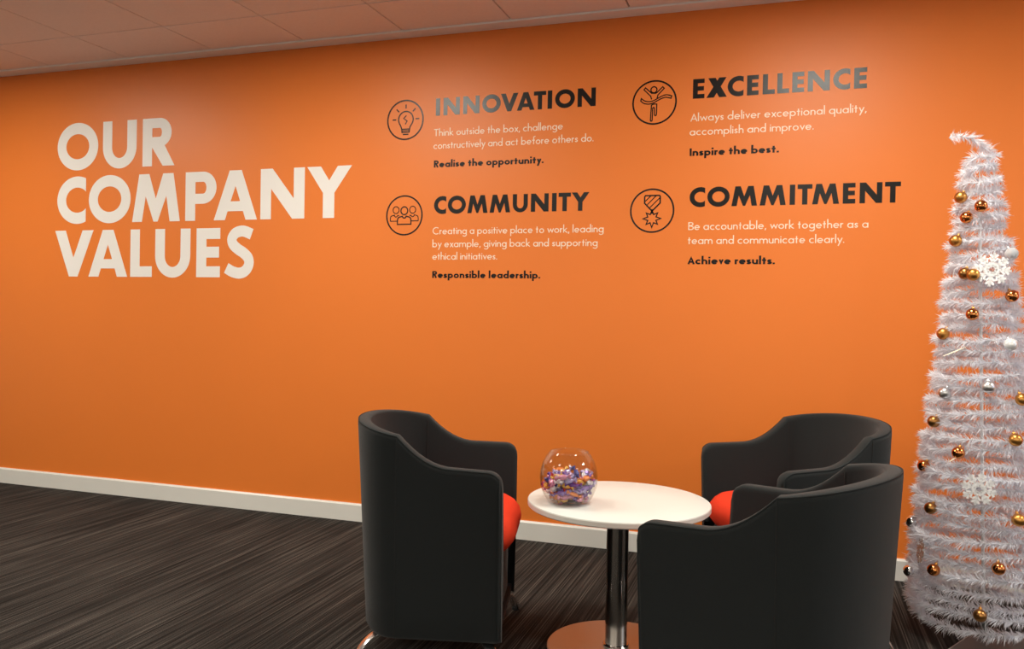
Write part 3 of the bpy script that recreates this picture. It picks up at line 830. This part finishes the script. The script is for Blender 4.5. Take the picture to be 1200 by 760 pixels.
# icons: unit circle coordinates scaled by the ring's radius
IR = 0.1081
def icon(label, x, z):
    t = thing('wall_icon', label, 'wall icon', (x, 0, z), group='round value icons on the wall')
    def part(name, strokes, w=.062):
        f = Flat()
        for pts, closed in strokes: f.stroke([(a * IR, b * IR) for a, b in pts], w * IR, closed)
        return f.build(name, M['black_vinyl'], t)
    part('ring', [(arc(0, 0, .965, .965, 0, 360, 64)[:-1], True)], .075)
    return part
p = icon('round black icon of a light bulb left of INNOVATION', -1.9647, 2.1860)
p('bulb_outline', [([(-.19, -.46), (-.22, -.36)] + arc(.03, .02, .40, .40, 218, -38, 30) + [(.26, -.36), (.24, -.46)], False)])
for a in (0, 45, 90, 135, 180):
    c, s = math.cos(math.radians(a)), math.sin(math.radians(a))
    p('light_ray', [([(.03 + .53 * c, .03 + .53 * s), (.03 + .73 * c, .03 + .73 * s)], False)])
p('filament', [([(.06, .22), (-.09, .08), (.10, -.06), (.0, -.22)], False)], .05)
p('bulb_cap', [([(-.19, -.46), (.24, -.46)], False), ([(-.19, -.54), (.24, -.54)], False), ([(-.17, -.62), (.22, -.62)], False), ([(-.12, -.72), (.18, -.72)], False), ([(-.19, -.44), (-.17, -.64)], False), ([(.24, -.44), (.22, -.64)], False)], .055)

p = icon('round black icon of three people left of COMMUNITY', -1.962, 1.6735)
def bust(cx, cz, hr, wd, ht, w, nm):
    p(nm + '_head', [(arc(cx, cz, hr, hr * 1.05, 0, 360, 32)[:-1], True)], w)
    y0 = cz - hr * 1.05 - .10
    pts = [(cx - wd, y0 - ht), (cx - wd, y0 - ht * .5)] + arc(cx - wd * .55, y0 - ht * .38, wd * .42, ht * .36, 175, 95, 6) + \
          [(cx - hr * .55, y0 + .02)] + arc(cx, y0 + .03, hr * .55, .10, 200, 340, 8) + [(cx + hr * .55, y0 + .02)] + \
          arc(cx + wd * .55, y0 - ht * .38, wd * .42, ht * .36, 85, 5, 6) + [(cx + wd, y0 - ht * .5), (cx + wd, y0 - ht)]
    return pts
b = bust(0, .23, .185, .37, .38, .062, 'middle_person'); p('middle_person_body', [(b, True)], .062)
b = bust(-.455, .27, .165, .31, .28, .045, 'left_person'); p('left_person_body', [([q for q in b if q[0] < -.28], False), ([(-.765, b[0][1]), (-.40, b[0][1])], False), ([(-.36, -.02), (-.28, .005)], False)], .045)
b = bust(.455, .27, .165, .31, .28, .045, 'right_person'); p('right_person_body', [([q for q in b if q[0] > .28], False), ([(.765, b[0][1]), (.40, b[0][1])], False), ([(.36, -.02), (.28, .005)], False)], .045)

p = icon('round black icon of a finishing runner with raised arms left of EXCELLENCE', -.6291, 2.1965)
p('runner_head', [(arc(-.03, .57, .135, .135, 0, 360, 28)[:-1], True)], .055)
sh = lambda L: [(a, b + .074 * a) for a, b in L]
p('runner_torso', [([(-.13, .14), (-.17, .29), (-.24, .36), (-.48, .60), (-.41, .68), (-.13, .42), (.05, .41), (.11, .44), (.36, .68), (.43, .61), (.15, .32), (.13, .22), (.10, .19)], False)], .05)
rib = [(-.62, .10), (-.46, -.02), (-.25, -.06), (-.05, -.02), (.15, .08), (.35, .17), (.52, .20), (.74, .14)]
rib2 = [(a + .03, b + .11) for a, b in rib]
p('finish_ribbon', [(smooth_pts(rib, 4) + smooth_pts(rib2[::-1], 4), True)], .05)
p('runner_legs', [([(-.13, -.11), (-.165, -.78), (-.15, -.83), (-.10, -.83), (-.085, -.78), (-.075, -.26), (-.03, -.22), (.01, -.26), (.02, -.56), (.05, -.60), (.09, -.58), (.105, -.53), (.11, -.08), (-.02, -.07)], True)], .05)

p = icon('round black icon of a medal on a striped ribbon left of COMMITMENT', -.6306, 1.6705)
p('medal_ribbon', [([(-.34, .63), (-.30, .68), (.32, .68), (.36, .63), (.36, .34), (.0, -.02), (-.34, .34)], True)], .065)
p('ribbon_stripe', [([(-.32, .42), (-.06, .67)], False)], .045)
p('ribbon_stripe', [([(-.22, .27), (.18, .67)], False)], .045)
p('ribbon_stripe', [([(-.10, .14), (.34, .57)], False)], .045)
p('medal_link', [([(0, -.02), (0, -.14)], False)], .09)
st = []
for k in range(16):
    a = math.radians(-90 + 360 * k / 16)
    r = (.40 if k % 4 == 0 else .36) if k % 2 == 0 else .20
    st.append((.0 + r * math.cos(a), -.36 + r * math.sin(a)))
p('medal_star', [(st, True)], .055)

# ================================================================== WHITE TINSEL TREE
BASE = Vector((0.7095, -0.6343, 0)); LEANV = Vector((0.949, 0.315, 0)) * -0.058
ZZ = [0.05, 0.1, 0.31, 0.62, 0.93, 1.2, 1.4, 1.6, 1.74, 1.9]; RR = [.226, .234, .231, .197, .152, .117, .090, .063, .048, .03]
def taxis(z): return LEANV * (z / 1.8)
tree = thing('tinsel_tree', 'tall white spiral tinsel Christmas tree hung with baubles at right', 'Christmas tree', tuple(BASE))
PITCH = 0.0435; Z0, Z1 = 0.085, 1.768
def helix():
    pts = []
    th = 0.0; z = Z0
    N = int((Z1 - Z0) / PITCH * 110)
    zs = np.linspace(Z0, Z1, N); ths = 2 * np.pi * (zs - Z1) / PITCH + 0.32
    wob = 0.010 * np.sin(ths * 0.37) + 0.006 * np.sin(ths * 1.7 + zs * 9)
    rr = np.interp(zs, ZZ, RR) + wob * .6
    x = rr * np.cos(ths) + LEANV.x * zs / 1.8; y = rr * np.sin(ths) + LEANV.y * zs / 1.8
    zz = zs + 0.006 * np.sin(ths * 2.3) + 0.004 * np.sin(ths * 0.61)
    P = np.stack([x, y, zz], 1)
    # the free end curls out to the left at the tip
    last = P[-1]; cr = np.array(R_)
    k = np.linspace(0, 1, 60)[1:, None]
    tip = last[None] + (np.array([0.0, -0.03, 0]) * np.sin(k * 3)) + (np.array([-.150, -.055, 0.0]) * k) + np.array([0, 0, 1.0]) * (0.056 * np.sin(k * 1.95))
    return np.concatenate([P, tip], 0)
HP = helix()
tube('garland_core', [tuple(v) for v in HP[::4]], 0.0022, M['white_pole'], tree, 5)
def blades():
    seg = np.linalg.norm(np.diff(HP, axis=0), axis=1); L = np.concatenate([[0], np.cumsum(seg)])
    n = int(L[-1] / 0.00040)
    s = np.sort(rng.uniform(0, L[-1], n))
    P = np.stack([np.interp(s, L, HP[:, i]) for i in range(3)], 1)
    T = np.stack([np.interp(s + .002, L, HP[:, i]) - np.interp(s - .002, L, HP[:, i]) for i in range(3)], 1)
    T /= np.linalg.norm(T, axis=1)[:, None] + 1e-9
    A = np.cross(T, np.array([0, 0, 1.0])); A /= np.linalg.norm(A, axis=1)[:, None] + 1e-9
    Bv = np.cross(A, T)
    # A points outward or inward depending on direction of travel; favour the outside a little
    ph = rng.uniform(0, 2 * np.pi, n)
    clump = np.sin(s * 95) * .5 + np.sin(s * 41 + 1) * .5
    d = np.cos(ph)[:, None] * A + (0.74 * np.sin(ph))[:, None] * Bv + (0.55 + 0.35 * clump + rng.normal(0, .25, n))[:, None] * T * -1
    d /= np.linalg.norm(d, axis=1)[:, None]
    ln_ = 0.029 + 0.007 * np.sin(s * 61) * np.sin(s * 23 + 2) + rng.uniform(-.008, .009, n); ln_[rng.uniform(0, 1, n) > .985] *= 1.4
    w = rng.uniform(.0013, .0027, n)
    side = np.cross(d, rng.normal(0, 1, (n, 3))); side /= np.linalg.norm(side, axis=1)[:, None] + 1e-9
    droop = np.zeros((n, 3)); droop[:, 2] = -0.0025
    V = np.empty((n, 5, 3))
    V[:, 0] = P - side * w[:, None] * .5; V[:, 1] = P + side * w[:, None] * .5
    mid = P + d * (ln_ * .6)[:, None]
    V[:, 2] = mid + side * w[:, None] * .5; V[:, 3] = mid - side * w[:, None] * .5
    V[:, 4] = P + d * ln_[:, None] + droop
    me = bpy.data.meshes.new('tinsel')
    idx = (np.arange(n) * 5)[:, None]
    loops = np.concatenate([idx + np.array([[0, 1, 2, 3]]), idx + np.array([[3, 2, 4]])], 1).ravel()
    me.vertices.add(n * 5); me.vertices.foreach_set('co', V.reshape(-1))
    me.loops.add(len(loops)); me.loops.foreach_set('vertex_index', loops.astype(np.int32))
    st_ = np.stack([np.arange(n) * 7, np.arange(n) * 7 + 4], 1).ravel().astype(np.int32)
    me.polygons.add(n * 2); me.polygons.foreach_set('loop_start', st_)
    me.update(calc_edges=True); me.validate()
    o = link('tinsel', me, M['tinsel'], tree); o['kind'] = 'stuff'
    return o
blades()
tube('pole', [(0, 0, .02), tuple(taxis(.9) + Vector((0, 0, .9))), tuple(taxis(1.60) + Vector((0, 0, 1.60)))], 0.006, M['white_pole'], tree, 12)
for k in range(6):
    a = k * PI / 3 + .35
    pts = []
    for z in np.linspace(.07, 1.72, 14):
        r = float(np.interp(z, ZZ, RR)); v = taxis(z); pts.append((v.x + r * math.cos(a), v.y + r * math.sin(a), z))
    tube('hanging_thread', pts, 0.0011, M['white_pole'], tree, 5)
# square foot plate with a pale lip
fa = math.atan2(0.187, 0.106)
def foot_plate():
    ux = Vector((math.cos(fa), math.sin(fa), 0)); uy = Vector((math.sin(fa), -math.cos(fa), 0))
    o0 = Vector((.604, -.743, 0)) - BASE          # a point on the left edge
    c = [o0 - ux * .22, o0 - ux * .22 + uy * .36, o0 + ux * .25 + uy * .36, o0 + ux * .25]
    def prism(name, ring, z0, z1, mat, bev):
        k = len(ring)
        V = [(v.x, v.y, z0) for v in ring] + [(v.x, v.y, z1) for v in ring]
        F = [(i, (i + 1) % k, k + (i + 1) % k, k + i) for i in range(k)] + [tuple(range(k))[::-1], tuple(range(k, 2 * k))]
        o = mesh(name, V, F, mat, tree)
        bm = bmesh.new(); bm.from_mesh(o.data); bmesh.ops.bevel(bm, geom=bm.edges[:], offset=bev, segments=2, affect='EDGES'); bm.to_mesh(o.data); bm.free()
        return auto_smooth(o)
    m = sum(c, Vector()) / 4
    prism('stand_lip', c, 0.0, 0.017, M['plate_lip'], .003)['label'] = 'pale grey rim of the stand'
    prism('stand_plate', [m + (v - m) * .955 for v in c], 0.010, 0.0205, M['plate'], .002)['label'] = 'dark grey flat stand plate'
    lathe('pole_socket', [(0, .019), (.03, .019), (.028, .03), (.014, .045), (.012, .07), (0, .07)], M['plate'], tree, 24)
foot_plate()
def tie(p, ang, L, w):
    r = Vector((R_.x, R_.y, 0)).normalized()
    d = r * math.cos(ang) + Vector((0, 0, 1)) * math.sin(ang)
    a = Vector(p) - BASE - d * L / 2
    return tube('branch_tie', [a, a + d * L * .5, a + d * L], [.55, 1, .8], M['cream_tie'], tree, 8, flat=(w, .0022))
tie((.568, -.775, 1.055), .40, .085, .011)
tie((.560, -.835, .682), .55, .030, .006)

# ---- ornaments: each hangs on the tree and is a thing of its own
def bauble(kind, loc, label, r=0.0215, up=(0, 0, 1)):
    t = thing('bauble', label, 'bauble', loc, group='baubles hanging on the white tree')
    me = bpy.data.meshes.new('ball'); bm = bmesh.new()
    bmesh.ops.create_uvsphere(bm, u_segments=32, v_segments=20, radius=r); bm.to_mesh(me); bm.free()
    link('ball', me, M[kind], t, smooth=True)
    cm = M['gold'] if kind in ('gold', 'copper', 'bronze') else M['silver']
    lathe('cap', [(0, r - .001), (.0055, r - .0015), (.0058, r + .001), (.0052, r + .0055), (.0035, r + .0065), (0, r + .0065)], cm, t, 20)
    tube('hook', [(0.0, .004 * math.cos(q), r + .010 + .004 * math.sin(q)) for q in np.linspace(0, 2 * PI, 13)[:-1]], .0006, cm, t, 5, closed=True)
    # turn the cap in towards the tree
    ax = BASE + taxis(loc[2]) - Vector(loc); ax.z = 0
    tl = 0.55
    q = Vector((ax.normalized().x * math.sin(tl), ax.normalized().y * math.sin(tl), math.cos(tl)))
    t.rotation_euler = Vector((0, 0, 1)).rotation_difference(q).to_euler()
    return t
ORN = [('gold', (.591, -.692, 1.61), 'matt gold bauble at the upper left edge of the tree, highest of all'),
 ('copper', (.646, -.748, 1.571), 'shiny copper bauble near the treetop, right of the highest gold one'),
 ('copper', (.606, -.720, 1.534), 'copper bauble half hidden in tinsel below the two highest baubles'),
 ('gold', (.575, -.709, 1.452), 'matt gold bauble standing out at left, above the upper snowflake level'),
 ('clear', (.743, -.753, 1.402), 'translucent frosted bauble on the right edge, above the upper snowflake'),
 ('bronze', (.599, -.753, 1.332), 'dark bronze bauble tucked left behind a gold one beside the upper snowflake'),
 ('gold', (.620, -.780, 1.327), 'matt gold bauble just left of the upper white snowflake'),
 ('copper', (.743, -.771, 1.254), 'shiny copper bauble on the right edge below the upper snowflake'),
 ('copper', (.619, -.787, 1.188), 'shiny copper bauble in the middle of the tree, below the upper snowflake'),
 ('gold', (.541, -.710, 1.116), 'matt gold bauble on the left edge above the cream tie'),
 ('pearl', (.736, -.800, 1.086), 'pearl white bauble on the right side at mid height'),
 ('silver', (.666, -.827, .939), 'matt silver bauble at mid height, right one of the silver pair'),
 ('silver', (.543, -.757, .906), 'matt silver bauble at mid height, left one of the silver pair'),
 ('gold', (.773, -.806, .899), 'gold bauble cut by the right edge of the picture'),
 ('bronze', (.515, -.722, .798), 'bronze bauble on the left edge just below the left silver bauble'),
 ('gold', (.750, -.836, .763), 'matt gold bauble at right below the silver pair'),
 ('copper', (.579, -.822, .705), 'shiny copper bauble above left of the lower white snowflake'),
 ('copper', (.488, -.703, .632), 'copper bauble on the left edge level with the chair backs'),
 ('bronze', (.504, -.770, .493), 'bronze bauble at left, a little below the lower white snowflake'),
 ('gold', (.757, -.868, .498), 'matt gold bauble at right, below and right of the lower white snowflake'),
 ('mirror', (.460, -.645, .411), 'mirror silver bauble on the left edge against the orange wall, upper of two'),
 ('mirror', (.453, -.670, .233), 'mirror silver bauble on the left edge before the skirting, lower of two'),
 ('copper', (.512, -.808, .284), 'copper bauble at lower left beside the lower mirror bauble'),
 ('copper', (.695, -.893, .334), 'shiny copper bauble low on the tree toward the right'),
 ('bronze', (.643, -.893, .169), 'matt bronze bauble nearest the floor, above the stand plate')]
for k, l, lab in ORN: bauble(k, l, lab)

def snowflake(loc, R, label, mat, facing, spin=0.2, glitter=False):
    t = thing('snowflake_ornament', label, 'snowflake', loc, group='snowflake ornaments on the tree')
    n = Vector(facing).normalized()
    t.rotation_euler = n.to_track_quat('Y', 'Z').to_euler()
    th = .0024
    hub = []
    V, F = [], []
    def bar(p, q, w0, w1, z=0):
        d = Vector((q[0] - p[0], q[1] - p[1])).normalized(); s = Vector((-d.y, d.x)); b = len(V)
        for (c, w) in ((p, w0), (q, w1)):
            for sg in (-1, 1):
                for y in (-th / 2, th / 2): V.append((c[0] + s.x * w / 2 * sg, y, c[1] + s.y * w / 2 * sg))
        for f in ((0, 1, 3, 2), (4, 6, 7, 5), (0, 4, 5, 1), (2, 3, 7, 6), (0, 2, 6, 4), (1, 5, 7, 3)): F.append(tuple(b + i for i in f))
    def arm(a):
        nonlocal V, F
        V, F = [], []
        c = lambda r, o: (r * R * math.cos(a) - o * R * math.sin(a), r * R * math.sin(a) + o * R * math.cos(a))
        bar(c(.16, 0), c(1.0, 0), .10 * R, .12 * R)
        bar(c(.78, 0), c(1.0, .0), .26 * R, .05 * R)
        for sg in (-1, 1):
            bar(c(.42, 0), c(.68, .22 * sg), .09 * R, .13 * R)
            bar(c(.64, 0), c(.88, .21 * sg), .09 * R, .13 * R)
            bar(c(.20, 0), c(.40, .16 * sg), .08 * R, .10 * R)
        return mesh('arm', V, F, mat, t)
    for k in range(8): arm(spin + k * PI / 4)
    V, F = [], []
    K = 32
    for k in range(K):
        a = 2 * PI * k / K
        for rr in (.15, .27):
            for y in (-th / 2, th / 2): V.append((rr * R * math.cos(a), y, rr * R * math.sin(a)))
    for k in range(K):
        b, c = k * 4, ((k + 1) % K) * 4
        F += [(b, b + 2, c + 2, c), (b + 1, c + 1, c + 3, b + 3), (b, c, c + 1, b + 1), (b + 2, b + 3, c + 3, c + 2)]
    mesh('hub', V, F, mat, t)
    return t
snowflake((.676, -.790, 1.345), .0600, 'white plastic snowflake ornament high on the tree among gold baubles', M['snow'], (-.24, -.95, .12), .12)
snowflake((.636, -.868, .592), .0555, 'white plastic snowflake ornament low on the tree, below the copper bauble', M['snow'], (-.28, -.95, .05), .20)
snowflake((.476, -.757, .336), .0480, 'silver glitter snowflake ornament seen nearly edge on at the lower left edge', M['glitter'], (-.97, -.10, .1), .10)
